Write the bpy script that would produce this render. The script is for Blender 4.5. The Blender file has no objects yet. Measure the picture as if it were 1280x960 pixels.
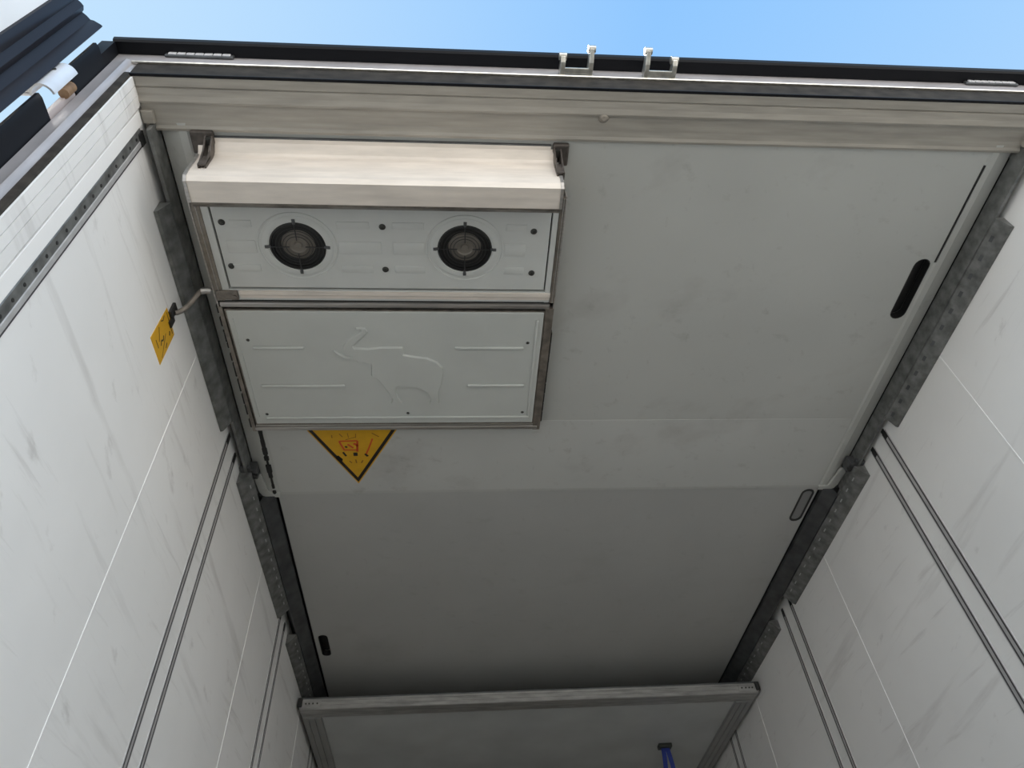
import bpy, bmesh, math, random
from mathutils import Vector, Matrix
random.seed(7)
sc = bpy.context.scene
C = sc.collection
GZ = 2.0            # the camera is 2 m above the ground; numbers below are measured from the camera's height
FLOOR = -0.74       # trailer floor, relative to the camera's height
PI = math.pi

# ------------------------------------------------------------------ camera, sky, sun, exposure
cd = bpy.data.cameras.new('camera'); cam = bpy.data.objects.new('camera', cd); C.objects.link(cam)
cd.sensor_width = 36.0; cd.lens = 906.109/1280*36.0; cd.clip_start = 0.02; cd.clip_end = 500
r_ = Vector((0.996628559511628, -0.05376363270778339, -0.061975690103783246))
u_ = Vector((0.0013080828204705963, -0.7448708756514438, 0.667207364711741))
f_ = Vector((0.08203537825299766, 0.6650389841237233, 0.7422892605383522))
cam.matrix_world = Matrix(((r_.x,u_.x,-f_.x,0),(r_.y,u_.y,-f_.y,0),(r_.z,u_.z,-f_.z,GZ),(0,0,0,1)))
sc.camera = cam
sc.view_settings.view_transform = 'Standard'; sc.view_settings.look = 'None'
sc.view_settings.gamma = 1.0; sc.view_settings.use_curve_mapping = False
sc.view_settings.exposure = 0.0

SUN_DIR = Vector((-0.42, 0.30, 0.90)).normalized()     # towards the sun
world = bpy.data.worlds.new('sky'); sc.world = world; world.use_nodes = True
wt = world.node_tree; wt.nodes.clear()
wo = wt.nodes.new('ShaderNodeOutputWorld'); wb = wt.nodes.new('ShaderNodeBackground')
tc = wt.nodes.new('ShaderNodeTexCoord'); sx = wt.nodes.new('ShaderNodeSeparateXYZ')
cr = wt.nodes.new('ShaderNodeValToRGB')
cr.color_ramp.elements[0].position = 0.0; cr.color_ramp.elements[0].color = (1.0,0.95,0.885,1)
cr.color_ramp.elements[1].position = 1.0; cr.color_ramp.elements[1].color = (0.25,0.55,1.0,1)
e = cr.color_ramp.elements.new(0.55); e.color = (0.52,0.76,1.0,1)
wt.links.new(tc.outputs['Generated'], sx.inputs[0]); wt.links.new(sx.outputs['Z'], cr.inputs['Fac'])
dp = wt.nodes.new('ShaderNodeVectorMath'); dp.operation = 'DOT_PRODUCT'
dp.inputs[1].default_value = Vector((-0.75,0.1,0.65)).normalized()
wt.links.new(tc.outputs['Generated'], dp.inputs[0])
mr = wt.nodes.new('ShaderNodeMapRange'); mr.inputs['From Min'].default_value = 0.45; mr.inputs['From Max'].default_value = 0.97
mr.inputs['To Max'].default_value = 0.75
wt.links.new(dp.outputs['Value'], mr.inputs['Value'])
mx = wt.nodes.new('ShaderNodeMixRGB'); mx.inputs['Color2'].default_value = (0.66,0.86,1.0,1)
wt.links.new(mr.outputs[0], mx.inputs['Fac']); wt.links.new(cr.outputs['Color'], mx.inputs['Color1'])
wt.links.new(mx.outputs[0], wb.inputs['Color']); wt.links.new(wb.outputs[0], wo.inputs[0])
hz = wt.nodes.new('ShaderNodeMapRange'); hz.interpolation_type = 'SMOOTHSTEP'     # bright haze near the horizon
hz.inputs['From Min'].default_value = 0.0; hz.inputs['From Max'].default_value = 0.62
hz.inputs['To Min'].default_value = 4.35; hz.inputs['To Max'].default_value = 1.0
wt.links.new(sx.outputs['Z'], hz.inputs['Value']); wt.links.new(hz.outputs[0], wb.inputs['Strength'])
sd = bpy.data.lights.new('sun', 'SUN'); sd.energy = 4.6; sd.angle = 0.0093; sd.color = (1.0,0.93,0.82)
sun = bpy.data.objects.new('sun', sd); C.objects.link(sun); sun.location = (-3,-6,12)
sun.rotation_euler = SUN_DIR.to_track_quat('Z','Y').to_euler()

# ------------------------------------------------------------------ materials
def rgb(c): return tuple(((x/12.92) if x <= 0.04045 else ((x+0.055)/1.055)**2.4) for x in c)+(1,)
def mat(name, col, rough=0.5, metal=0.0, var=0.0, vscale=6.0, bump=0.0, bscale=60.0, stretch=(1,1,1), spec=0.5):
    m = bpy.data.materials.new(name); m.use_nodes = True; nt = m.node_tree
    b = nt.nodes['Principled BSDF']; b.inputs['Roughness'].default_value = rough; b.inputs['Metallic'].default_value = metal
    b.inputs['Base Color'].default_value = col
    b.inputs['Specular IOR Level'].default_value = spec
    g = nt.nodes.new('ShaderNodeNewGeometry'); mp = nt.nodes.new('ShaderNodeMapping'); mp.inputs['Scale'].default_value = stretch
    nt.links.new(g.outputs['Position'], mp.inputs['Vector'])
    if var:
        n = nt.nodes.new('ShaderNodeTexNoise'); n.inputs['Scale'].default_value = vscale; n.inputs['Detail'].default_value = 6
        nt.links.new(mp.outputs[0], n.inputs['Vector'])
        k = nt.nodes.new('ShaderNodeMapRange'); k.inputs['From Min'].default_value = 0.3; k.inputs['From Max'].default_value = 0.7
        k.inputs['To Min'].default_value = 1-var; k.inputs['To Max'].default_value = 1+var*0.4
        nt.links.new(n.outputs['Fac'], k.inputs['Value'])
        x = nt.nodes.new('ShaderNodeVectorMath'); x.operation = 'SCALE'; x.inputs[0].default_value = col[:3]
        nt.links.new(k.outputs[0], x.inputs['Scale']); nt.links.new(x.outputs[0], b.inputs['Base Color'])
    if bump:
        n2 = nt.nodes.new('ShaderNodeTexNoise'); n2.inputs['Scale'].default_value = bscale; n2.inputs['Detail'].default_value = 4
        nt.links.new(mp.outputs[0], n2.inputs['Vector'])
        bp = nt.nodes.new('ShaderNodeBump'); bp.inputs['Strength'].default_value = bump; bp.inputs['Distance'].default_value = 0.002
        nt.links.new(n2.outputs['Fac'], bp.inputs['Height']); nt.links.new(bp.outputs[0], b.inputs['Normal'])
    return m
def scuffed(name, col, axis, rough=0.45, amount=0.35, ang=0.9, dirt=(0.20,0.17,0.15), clean=False):
    """glass-fibre lining with slanted scuff streaks and little specks (their own shape, fixed to the panel)"""
    m = mat(name, col, rough, 0, 0.05, 2.5); nt = m.node_tree; b = nt.nodes['Principled BSDF']
    g = nt.nodes.new('ShaderNodeNewGeometry')
    base = b.inputs['Base Color'].links[0].from_socket
    last = base
    for i, (sc_, lo, hi, st, a2) in enumerate(((1.0,0.61,0.76,amount,ang),(2.3,0.65,0.75,amount*0.9,-ang*0.7),(9.0,0.68,0.76,amount*1.0,0.2))):
        mp = nt.nodes.new('ShaderNodeMapping')
        if axis == 'x': mp.inputs['Rotation'].default_value = ((0.07,-0.05,0.3)[i],0,0); mp.inputs['Scale'].default_value = ((1,0.9,11),(1,0.8,12),(1,0.7,1.6))[i]
        else: mp.inputs['Rotation'].default_value = (0,0,a2); mp.inputs['Scale'].default_value = ((2.2,3.0,1),(5.0,7.0,1),(3.2,1.4,1))[i]
        mp.inputs['Location'].default_value = (3.1*i,1.7*i,0.6*i)
        # rotate first, then stretch: two mapping nodes
        mp2 = nt.nodes.new('ShaderNodeMapping'); mp2.inputs['Scale'].default_value = tuple(mp.inputs['Scale'].default_value)
        mp.inputs['Scale'].default_value = (1,1,1)
        nt.links.new(g.outputs['Position'], mp.inputs['Vector']); nt.links.new(mp.outputs[0], mp2.inputs['Vector'])
        n = nt.nodes.new('ShaderNodeTexNoise'); n.inputs['Scale'].default_value = sc_; n.inputs['Detail'].default_value = 5; n.inputs['Roughness'].default_value = 0.62
        nt.links.new(mp2.outputs[0], n.inputs['Vector'])
        k = nt.nodes.new('ShaderNodeMapRange'); k.inputs['From Min'].default_value = lo-0.04; k.inputs['From Max'].default_value = hi
        k.inputs['To Max'].default_value = st
        nt.links.new(n.outputs['Fac'], k.inputs['Value'])
        x = nt.nodes.new('ShaderNodeMixRGB'); x.inputs['Color2'].default_value = dirt+(1,)
        nt.links.new(k.outputs[0], x.inputs['Fac']); nt.links.new(last, x.inputs['Color1']); last = x.outputs[0]
    nt.links.new(last, b.inputs['Base Color'])
    return m
M = dict(
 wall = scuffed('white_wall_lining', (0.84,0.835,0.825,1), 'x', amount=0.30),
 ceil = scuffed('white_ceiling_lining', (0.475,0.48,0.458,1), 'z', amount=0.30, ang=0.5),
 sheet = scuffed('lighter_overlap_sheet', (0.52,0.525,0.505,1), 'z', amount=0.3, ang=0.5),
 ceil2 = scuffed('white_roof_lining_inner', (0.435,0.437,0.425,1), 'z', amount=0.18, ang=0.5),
 seam = mat('white_seam', (0.88,0.875,0.865,1), 0.4),
 trim = mat('cream_trim', (0.36,0.335,0.295,1), 0.45, 0, 0.2, 20, stretch=(0.3,3,3)),
 unit = mat('white_painted_plastic', (0.60,0.61,0.59,1), 0.38, 0, 0.05, 8, 0.08, 90),
 unit_cover = mat('white_moulded_cover', (0.56,0.575,0.55,1), 0.4, 0, 0.05, 6, 0.08, 90),
 alu = mat('brushed_aluminium', (0.50,0.48,0.46,1), 0.38, 0.75, 0.25, 30, 0.1, 200, (0.15,4,4)),
 hood = mat('worn_white_metal', (0.78,0.71,0.64,1), 0.35, 0.1, 0.14, 14, stretch=(0.6,3,3)),
 frame = mat('grey_painted_steel', (0.42,0.40,0.41,1), 0.36, 0.15, 0.15, 25, stretch=(0.5,3,0.5)),
 galv = mat('galvanised_steel', (0.25,0.255,0.25,1), 0.5, 0.6, 0.45, 28, 0.2, 80),
 galvd = mat('dull_dark_steel', (0.13,0.135,0.14,1), 0.42, 0.6, 0.35, 14, 0.1, 80),
 slot = mat('bright_slot_edge', (0.50,0.51,0.51,1), 0.35, 0.5),
 track = mat('track_aluminium', (0.58,0.575,0.58,1), 0.33, 0.35, 0.15, 30),
 tdark = mat('track_shadow_groove', (0.07,0.065,0.07,1), 0.6, 0.2),
 brown = mat('stained_trim_and_shade', (0.27,0.24,0.21,1), 0.4, 0.55, 0.4, 30, 0.1, 100),  # brown trim, and the painted shade of the deflector lip
 rubber = mat('black_rubber', (0.004,0.0045,0.007,1), 0.55, 0, 0.1, 10, spec=0.25),
 rubber2 = mat('dark_blue_black_rubber', (0.014,0.013,0.018,1), 0.45, 0, 0.1, 10, spec=0.28),
 dirty = mat('dirty_dark_seal', (0.045,0.039,0.033,1), 0.7, 0, 0.5, 40, stretch=(0.6,1,1), spec=0.15),
 black = mat('black_plastic', (0.015,0.015,0.015,1), 0.5),
 fan = mat('grey_brown_fan', (0.20,0.18,0.155,1), 0.45, 0.2, 0.2, 30),
 screw = mat('dark_screw', (0.07,0.07,0.065,1), 0.4, 0.6),
 yellow = mat('yellow_label', (0.66,0.36,0.012,1), 0.45, 0, 0.08, 30),
 red = mat('red_print', (0.60,0.08,0.02,1), 0.5),
 print = mat('black_print', (0.012,0.008,0.010,1), 0.5),
 pbrown = mat('brown_print', (0.28,0.13,0.01,1), 0.5),
 zinc = mat('zinc_plated_steel', (0.62,0.60,0.55,1), 0.3, 0.8, 0.3, 60),
 dark_bracket = mat('dark_bracket_steel', (0.11,0.095,0.085,1), 0.45, 0.5, 0.4, 50),
 hinge = mat('bright_hinge_aluminium', (0.78,0.80,0.84,1), 0.42, 0.4, 0.1, 20),
 rust = mat('brown_bush', (0.28,0.17,0.09,1), 0.6, 0.0, 0.3, 40),
 post2 = mat('pinkish_grey_paint', (0.50,0.44,0.43,1), 0.45),
 door = mat('white_door_skin', (0.88,0.89,0.90,1), 0.35, 0, 0.05, 6),
 lens = mat('clear_ribbed_lens', (0.75,0.75,0.78,1), 0.2, 0.0, 0.2, 90),
 blue = mat('blue_webbing', (0.012,0.03,0.22,1), 0.7, 0, 0.2, 80),
 green = mat('dark_strap_fitting', (0.035,0.04,0.035,1), 0.5, 0.3),
 floorm = mat('worn_trailer_floor', (0.48,0.38,0.28,1), 0.6, 0, 0.25, 10),
 ground = mat('concrete_yard', (0.46,0.415,0.36,1), 0.9, 0, 0.25, 1.2, 0.4, 12),
 skin = mat('white_outer_skin', (0.80,0.80,0.80,1), 0.35),
 lamp_lens = mat('grey_recess_cover', (0.22,0.22,0.22,1), 0.35, 0.1),
 pstile = mat('partition_stile_metal', (0.33,0.335,0.33,1), 0.45, 0.3, 0.1, 8),
 gguard = mat('dark_guard_wire', (0.05,0.05,0.052,1), 0.4, 0.4),
 part = mat('grey_partition_panel', (0.50,0.52,0.52,1), 0.5, 0, 0.12, 4),
 pframe = mat('partition_frame_aluminium', (0.40,0.40,0.39,1), 0.4, 0.4, 0.3, 25, stretch=(0.4,2,2)),
 caulk_and_shade = mat('black_sealant_and_shade', (0.01,0.01,0.01,1), 0.5),  # sealant, and the painted shade in the ceiling slit
 grime = mat('brown_grime', (0.30,0.27,0.23,1), 0.8, 0, 0.3, 60),
)

# ------------------------------------------------------------------ mesh helpers (points in camera-height coordinates)
def world_of(o):
    v = Vector((0,0,0))
    while o is not None: v += o.location; o = o.parent
    return v
class MB:
    def __init__(s, warp=None): s.bm = bmesh.new(); s.warp = warp
    def verts(s, pts): return [s.bm.verts.new(Vector(p)) for p in pts]
    def face(s, vs):
        try: return s.bm.faces.new(vs)
        except ValueError: return None
    def box(s, x0,x1,y0,y1,z0,z1, bev=0.0, seg=2):
        v = s.verts([(x,y,z) for x in (x0,x1) for y in (y0,y1) for z in (z0,z1)])
        fs = [s.face([v[i] for i in q]) for q in ((0,1,3,2),(4,6,7,5),(0,4,5,1),(2,3,7,6),(0,2,6,4),(1,5,7,3))]
        if bev:
            es = list({ed for f in fs for ed in f.edges})
            bmesh.ops.bevel(s.bm, geom=es, offset=bev, segments=seg, affect='EDGES', profile=0.5)
        return s
    def prism(s, prof, a0, a1, axis='x', closed=True, cuts=0):
        """extrude a 2-D profile along an axis: x:(y,z) y:(x,z) z:(x,y)"""
        def P(p,a): return (a,p[0],p[1]) if axis=='x' else (p[0],a,p[1]) if axis=='y' else (p[0],p[1],a)
        n = cuts+1
        rings = [s.verts([P(p, a0+(a1-a0)*i/n) for p in prof]) for i in range(n+1)]
        N = len(prof)
        for k in range(n):
            for i in range(N if closed else N-1):
                j = (i+1) % N
                s.face([rings[k][i], rings[k][j], rings[k+1][j], rings[k+1][i]])
        if closed: s.face(rings[0][::-1]); s.face(rings[-1])
        return s
    def sheet(s, line, a0, a1, t, axis='x'):
        """a bent strip of thickness t following an open 2-D line"""
        L = [Vector(p) for p in line]; off = []
        for i in range(len(L)):
            d = (L[min(i+1,len(L)-1)] - L[max(i-1,0)]).normalized(); off.append(L[i]+Vector((-d.y,d.x))*t)
        return s.prism([tuple(p) for p in L]+[tuple(p) for p in off[::-1]], a0, a1, axis)
    def cyl(s, c, r, h, axis='z', n=24, r2=None, bev=0):
        r2 = r if r2 is None else r2
        def P(a,b,k): return {'z':(c[0]+a,c[1]+b,c[2]+k),'y':(c[0]+a,c[1]+k,c[2]+b),'x':(c[0]+k,c[1]+a,c[2]+b)}[axis]
        A = s.verts([P(r*math.cos(2*PI*i/n), r*math.sin(2*PI*i/n), 0) for i in range(n)])
        B = s.verts([P(r2*math.cos(2*PI*i/n), r2*math.sin(2*PI*i/n), h) for i in range(n)])
        for i in range(n): s.face([A[i],A[(i+1)%n],B[(i+1)%n],B[i]])
        s.face(A[::-1]); s.face(B)
        return s
    def lathe(s, c, prof, n=40, closed=True):
        """profile (r,z) about a vertical axis at c"""
        rings = [s.verts([(c[0]+r*math.cos(2*PI*i/n), c[1]+r*math.sin(2*PI*i/n), c[2]+z) for i in range(n)]) for r,z in prof]
        K = len(rings)
        for k in range(K if closed else K-1):
            a, b = rings[k], rings[(k+1)%K]
            for i in range(n): s.face([a[i],a[(i+1)%n],b[(i+1)%n],b[i]])
        return s
    def torus(s, c, R, r, n=40, m=8):
        return s.lathe(c, [(R+r*math.cos(2*PI*i/m), r*math.sin(2*PI*i/m)) for i in range(m)], n)
    def tube(s, pts, r, n=10):
        pts = [Vector(p) for p in pts]; rings = []
        rr = r if isinstance(r,(list,tuple)) else [r]*len(pts)
        up = Vector((0.13,0.27,0.95)).normalized()
        for i,p in enumerate(pts):
            d = (pts[min(i+1,len(pts)-1)]-pts[max(i-1,0)]).normalized()
            a = d.cross(up)
            if a.length < 0.05: a = d.cross(Vector((1,0,0)))
            a.normalize(); b = d.cross(a)
            rings.append(s.verts([p+(a*math.cos(2*PI*k/n)+b*math.sin(2*PI*k/n))*rr[i] for k in range(n)]))
        for i in range(len(rings)-1):
            for k in range(n): s.face([rings[i][k],rings[i][(k+1)%n],rings[i+1][(k+1)%n],rings[i+1][k]])
        s.face(rings[0][::-1]); s.face(rings[-1]); return s
    def poly(s, pts, t=(0,0,0.001)):
        """thin solid from a planar polygon of 3-D points, thickness vector t"""
        t = Vector(t); A = s.verts(pts); B = s.verts([Vector(p)+t for p in pts]); n = len(pts)
        for i in range(n): s.face([A[i],A[(i+1)%n],B[(i+1)%n],B[i]])
        s.face(A[::-1]); s.face(B); return s
    def build(s, name, m, parent=None, smooth=False, loc=None, bevel=0.0, bseg=2):
        bm = s.bm
        if s.warp:
            for v in bm.verts: v.co = Vector(s.warp(v.co))
        bmesh.ops.recalc_face_normals(bm, faces=bm.faces[:])
        if bevel:
            es = [ed for ed in bm.edges if len(ed.link_faces)==2 and ed.calc_face_angle(0) > 0.5]
            bmesh.ops.bevel(bm, geom=es, offset=bevel, segments=bseg, affect='EDGES', profile=0.5, clamp_overlap=True)
        for v in bm.verts: v.co.z += GZ
        if parent is not None: o0 = world_of(parent)
        else:
            if loc is None:
                xs=[v.co.x for v in bm.verts]; ys=[v.co.y for v in bm.verts]; zs=[v.co.z for v in bm.verts]
                o0 = Vector(((min(xs)+max(xs))/2,(min(ys)+max(ys))/2,min(zs)))
            else: o0 = Vector(loc)+Vector((0,0,GZ))
        for v in bm.verts: v.co -= o0
        me = bpy.data.meshes.new(name); bm.to_mesh(me); bm.free()
        if smooth:
            for p in me.polygons: p.use_smooth = True
            try: me.set_sharp_from_angle(angle=0.6)
            except Exception: pass
        if m is not None: me.materials.append(m)
        o = bpy.data.objects.new(name, me); C.objects.link(o)
        if parent is not None: o.parent = parent
        else: o.location = o0
        return o
def split_build(mb, name, m, parent, smooth=False, bevel=0.0):
    """every separate piece in the mesh becomes a part of its own"""
    if mb.warp:
        for v in mb.bm.verts: v.co = Vector(mb.warp(v.co))
        mb.warp = None
    seen = set(); out = []
    mb.bm.verts.index_update()
    for v0 in mb.bm.verts:
        if v0 in seen: continue
        st_ = [v0]; seen.add(v0); isl = []
        while st_:
            v = st_.pop(); isl.append(v)
            for ed in v.link_edges:
                w = ed.other_vert(v)
                if w not in seen: seen.add(w); st_.append(w)
        n = MB(); mp = {v: n.bm.verts.new(v.co) for v in isl}
        for f in {f for v in isl for f in v.link_faces}: n.face([mp[v] for v in f.verts])
        out.append(n)
    mb.bm.free()
    return [n.build(name, m, parent, smooth, bevel=bevel) for n in out]
def tag(o, label=None, cat=None, group=None, kind=None):
    if label: o['label'] = label
    if cat: o['category'] = cat
    if group: o['group'] = group
    if kind: o['kind'] = kind
    return o
def thing(name, loc, label, cat, group=None):
    o = bpy.data.objects.new(name, None); C.objects.link(o); o.location = Vector(loc)+Vector((0,0,GZ)); o.empty_display_size = 0.05
    return tag(o, label, cat, group)
def struct(name, mb, m, label=None, **k):
    return tag(mb.build(name, m, **k), label, None, None, 'structure')
def copy_tree(o, delta, parent=None):
    c = o.copy(); C.objects.link(c)
    if parent is None: c.location = o.location + Vector(delta)
    else: c.parent = parent
    for ch in [q for q in C.objects if q.parent == o]: copy_tree(ch, delta, c)
    return c

XL, XR = -0.803, 1.667          # inner wall faces
YB, YF = 0.683, 13.5            # rear opening, front end
ZC1, ZC2 = 1.922, 1.925         # rear ceiling, inner ceiling
XM = (XL+XR)/2

# ------------------------------------------------------------------ setting
struct('ground', MB().box(-40,40,-40,45,-2.06,-2.0), M['ground'], 'pale concrete yard below the trailer')
struct('floor', MB().box(XL-0.06,XR+0.06,YB,YF,FLOOR-0.15,FLOOR), M['floorm'], 'worn floor of the trailer')
wl = MB(); wl.box(XL-0.06,XL,YB,YF,FLOOR-0.15,2.10)
# two shallow grooves and the raised flat band beside the rear post
wl = struct('wall_left', wl, M['wall'], 'white lined left side wall of the trailer')
struct('wall_right', MB().box(XR,XR+0.06,YB,YF,FLOOR-0.15,2.10), M['wall'], 'white lined right side wall of the trailer')
struct('wall_front', MB().box(XL-0.06,XR+0.06,YF,YF+0.08,FLOOR-0.15,2.10), M['wall'], 'white front end wall far inside the trailer')

def rounded_slot(cx, cy, lx, ly, n=8):
    """stadium outline lying along y, slightly rounded ends"""
    r = lx/2; out = []
    for i in range(n+1):
        a = PI*i/n; out.append((cx+r*math.cos(a), cy+ly/2-r+r*math.sin(a)))
    for i in range(n+1):
        a = PI+PI*i/n; out.append((cx+r*math.cos(a), cy-ly/2+r+r*math.sin(a)))
    return out
def cut(o, mbs):
    """cut real holes through a slab"""
    for mb in mbs:
        c = mb.build('cutter', None)
        md = o.modifiers.new('b','BOOLEAN'); md.operation='DIFFERENCE'; md.object = c; md.solver='EXACT'
        bpy.context.view_layer.update()
        me = bpy.data.meshes.new_from_object(o.evaluated_get(bpy.context.evaluated_depsgraph_get()))
        o.modifiers.remove(md); old = o.data; o.data = me; me.name = old.name
        bpy.data.meshes.remove(old); cm = c.data; bpy.data.objects.remove(c); bpy.data.meshes.remove(cm)
# slots seen in the ceiling (centre x, centre y, width, length)
def slotm(cx,cy,lx,ly,z0,z1): 
    mb = MB(); mb.poly([(x,y,z0) for x,y in rounded_slot(cx,cy,lx,ly)], (0,0,z1-z0)); return mb
c1 = MB()
c1.prism([(XL+0.035,1.937),(XL+0.085,ZC1-0.004),(XL+0.105,ZC1-0.004),(XL+0.112,ZC1),(XR-0.112,ZC1),(XR-0.105,ZC1-0.004),(XR-0.085,ZC1-0.004),(XR-0.035,1.937),(XR-0.035,1.952),(XL+0.035,1.952)], 0.80, 2.315, 'y')
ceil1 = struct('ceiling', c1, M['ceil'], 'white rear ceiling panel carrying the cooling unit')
cut(ceil1, [slotm(1.520,1.302,0.050,0.235,1.88,2.0), MB().box(1.5555,1.5625,0.862,1.195,1.88,2.0)])
c2 = MB().box(XL+0.105,XR-0.105,2.316,YF,ZC2,ZC2+0.03)
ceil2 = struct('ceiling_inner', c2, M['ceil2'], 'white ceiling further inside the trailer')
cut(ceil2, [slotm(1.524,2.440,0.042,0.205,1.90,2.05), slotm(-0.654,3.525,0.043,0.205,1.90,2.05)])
struct('ceiling_roof', MB().box(XL-0.06,XR+0.06,YB,YF+0.08,2.07,2.16), M['skin'], 'outer roof skin')
struct('trim_1', MB().box(XL+0.001,XL+0.13,2.32,YF,1.965,1.975), M['black'])  # black backing added so the gap beside the ceiling reads as shade
struct('trim_2', MB().box(XR-0.13,XR-0.001,0.86,YF,1.965,1.975), M['black'])  # black backing added so the right gap and slit look shaded
# moulded lining between the rear frame and the ceiling
pr = [(YB,1.918),(0.706,1.917),(0.709,1.921),(0.712,1.917),(0.728,1.915),(0.742,1.911),(0.748,1.913),(0.750,1.919),(0.790,1.920),(0.806,1.918),(0.813,1.913),(0.820,1.915),(0.824,1.924),(0.83,1.96),(YB,1.96)]
struct('trim_3', MB().prism(pr, XL+0.006, XR-0.006), M['trim'], 'cream moulded strip along the rear edge of the ceiling', bevel=0.0)
# thin overlapping sheet joint near the inner end of the rear ceiling
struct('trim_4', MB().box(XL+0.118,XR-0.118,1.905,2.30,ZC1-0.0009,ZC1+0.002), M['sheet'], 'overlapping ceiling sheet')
# the lighter lip with rounded corners that closes the rear ceiling panel
lip = MB(); lp = []
for sx_ in (0,1):
    X = (lambda d: XL+d) if sx_==0 else (lambda d: XR-d)
    pts = [(X(0.030),2.19),(X(0.060),2.19),(X(0.075),2.285),(X(0.085),2.297),(X(0.116),2.299),(X(0.116),2.322),(X(0.07),2.322),(X(0.048),2.312),(X(0.038),2.29)]
    lip.poly([(x,y,1.912) for x,y in pts], (0,0,0.012))
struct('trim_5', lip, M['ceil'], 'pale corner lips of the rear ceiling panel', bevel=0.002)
# white vertical seams between wall sheets
for i,y in enumerate((1.505,2.675,3.88,5.08)):
    struct('trim_%d'%(6+2*i), MB().box(XL-0.001,XL+0.0012,y-0.0022,y+0.0022,FLOOR,1.86), M['seam'], 'thin white seam on the left wall')
    struct('trim_%d'%(7+2*i), MB().box(XR-0.0012,XR+0.001,y-0.0022,y+0.0022,FLOOR,1.86), M['seam'], 'thin white seam on the right wall')
# liner beside the rear post on each wall: steps and grooves
for i,(X,s) in enumerate(((XL,1),(XR,-1))):
    pl = [(X-0.002*s,YB),(X+0.008*s,YB),(X+0.008*s,0.7045),(X+0.003*s,0.7048),(X+0.003*s,0.7056),(X+0.008*s,0.7059),(X+0.008*s,0.7275),(X+0.003*s,0.7278),(X+0.003*s,0.7286),(X+0.008*s,0.7289),(X+0.007*s,0.756),(X+0.003*s,0.760),(X-0.002*s,0.760)]
    struct('trim_%d'%(14+i), MB().prism(pl, FLOOR, 1.915, 'z'), M['wall'], 'grooved white liner beside the rear post')
    struct('trim_%d'%(16+i), MB().box(min(X-0.001*s,X+0.006*s),max(X-0.001*s,X+0.006*s),0.762,0.797,FLOOR,1.90), M['seam'], 'raised white band beside the slotted wall track', bevel=0.0015)

# ------------------------------------------------------------------ rear door frame
df = thing('door_frame', (XM,YB,FLOOR), 'grey steel rear frame with black seal round the trailer opening', 'door frame')
hb = MB(); hb.prism([(YB,1.997),(0.679,2.000),(0.677,2.006),(0.677,2.064),(0.682,2.07),(0.74,2.08),(0.74,1.96),(YB,1.96)], XL-0.07, XR+0.07)
hb.build('header_beam', M['frame'], df)
MB().prism([(0.674,1.996),(0.672,1.999),(0.674,2.003),(0.678,2.003),(0.680,1.997)], XL-0.018, XR+0.018).build('header_edge_strip', M['zinc'], df, True)
hs = MB(); hs.prism([(YB,1.919),(0.680,1.921),(0.679,1.992),(0.681,1.997),(YB+0.02,1.999),(YB+0.02,1.919)], XL-0.004, XR+0.004)
hs.build('header_seal', M['dirty'], df)
MB().box(XL,XR,0.675,0.682,1.9165,1.9215,0.001).build('header_seal_lip', M['rubber'], df)
dr = MB(); dr.prism([(0.640,2.060),(0.645,2.0555),(0.676,2.0575),(0.74,2.062),(0.74,2.14),(0.70,2.14),(0.690,2.10),(0.645,2.080),(0.638,2.072)], XL-0.075, XR+0.075)
dr.build('rain_gutter', M['rubber'], df, True)
for s,X in ((1,XL),(-1,XR)):
    def q(d0,d1,y0,y1,z0,z1,mb,b=0): a,c = X-s*d0, X-s*d1; mb.box(min(a,c),max(a,c),y0,y1,z0,z1,b)
    pz0 = FLOOR-0.15
    pr = [(X-s*0.019,0.674),(X-s*0.024,0.6700),(X-s*0.030,0.6685),(X-s*0.036,0.671),(X-s*0.042,0.6745),(X-s*0.066,0.6745),(X-s*0.070,0.680),(X-s*0.070,0.76),(X-s*0.010,0.76),(X-s*0.010,0.683),(X-s*0.017,0.680)]
    MB().prism(pr, pz0, 2.0, 'z').build('post', M['frame'], df, True)
    MB().prism([(X+s*0.003,0.682),(X+s*0.001,0.678),(X-s*0.013,0.677),(X-s*0.018,0.679),(X-s*0.018,0.70),(X+s*0.003,0.70)], pz0, 1.93, 'z').build('post_seal', M['dirty'], df)
    a_,b_ = X-s*0.103, X-s*0.0695
    MB().prism([(a_,1.95),(b_,1.95),(b_,2.058),(a_,2.058)] , 0.645, 0.70, 'y').build('corner_block', M['rubber'], df)
    # black outer corner profile, interrupted at the hinge
    for za,zb in ((pz0,0.47),(0.72,1.620),(1.770,1.955)) if s==1 else ((pz0,1.6),(1.8,2.075)):
        prof = [(X-s*0.069,0.684),(X-s*0.069,0.628),(X-s*0.073,0.618),(X-s*0.080,0.618),(X-s*0.100,0.645),(X-s*0.100,0.70),(X-s*0.069,0.70)]
        MB().prism(prof, za, zb, 'z').build('corner_profile', M['rubber'], df, True)
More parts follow.
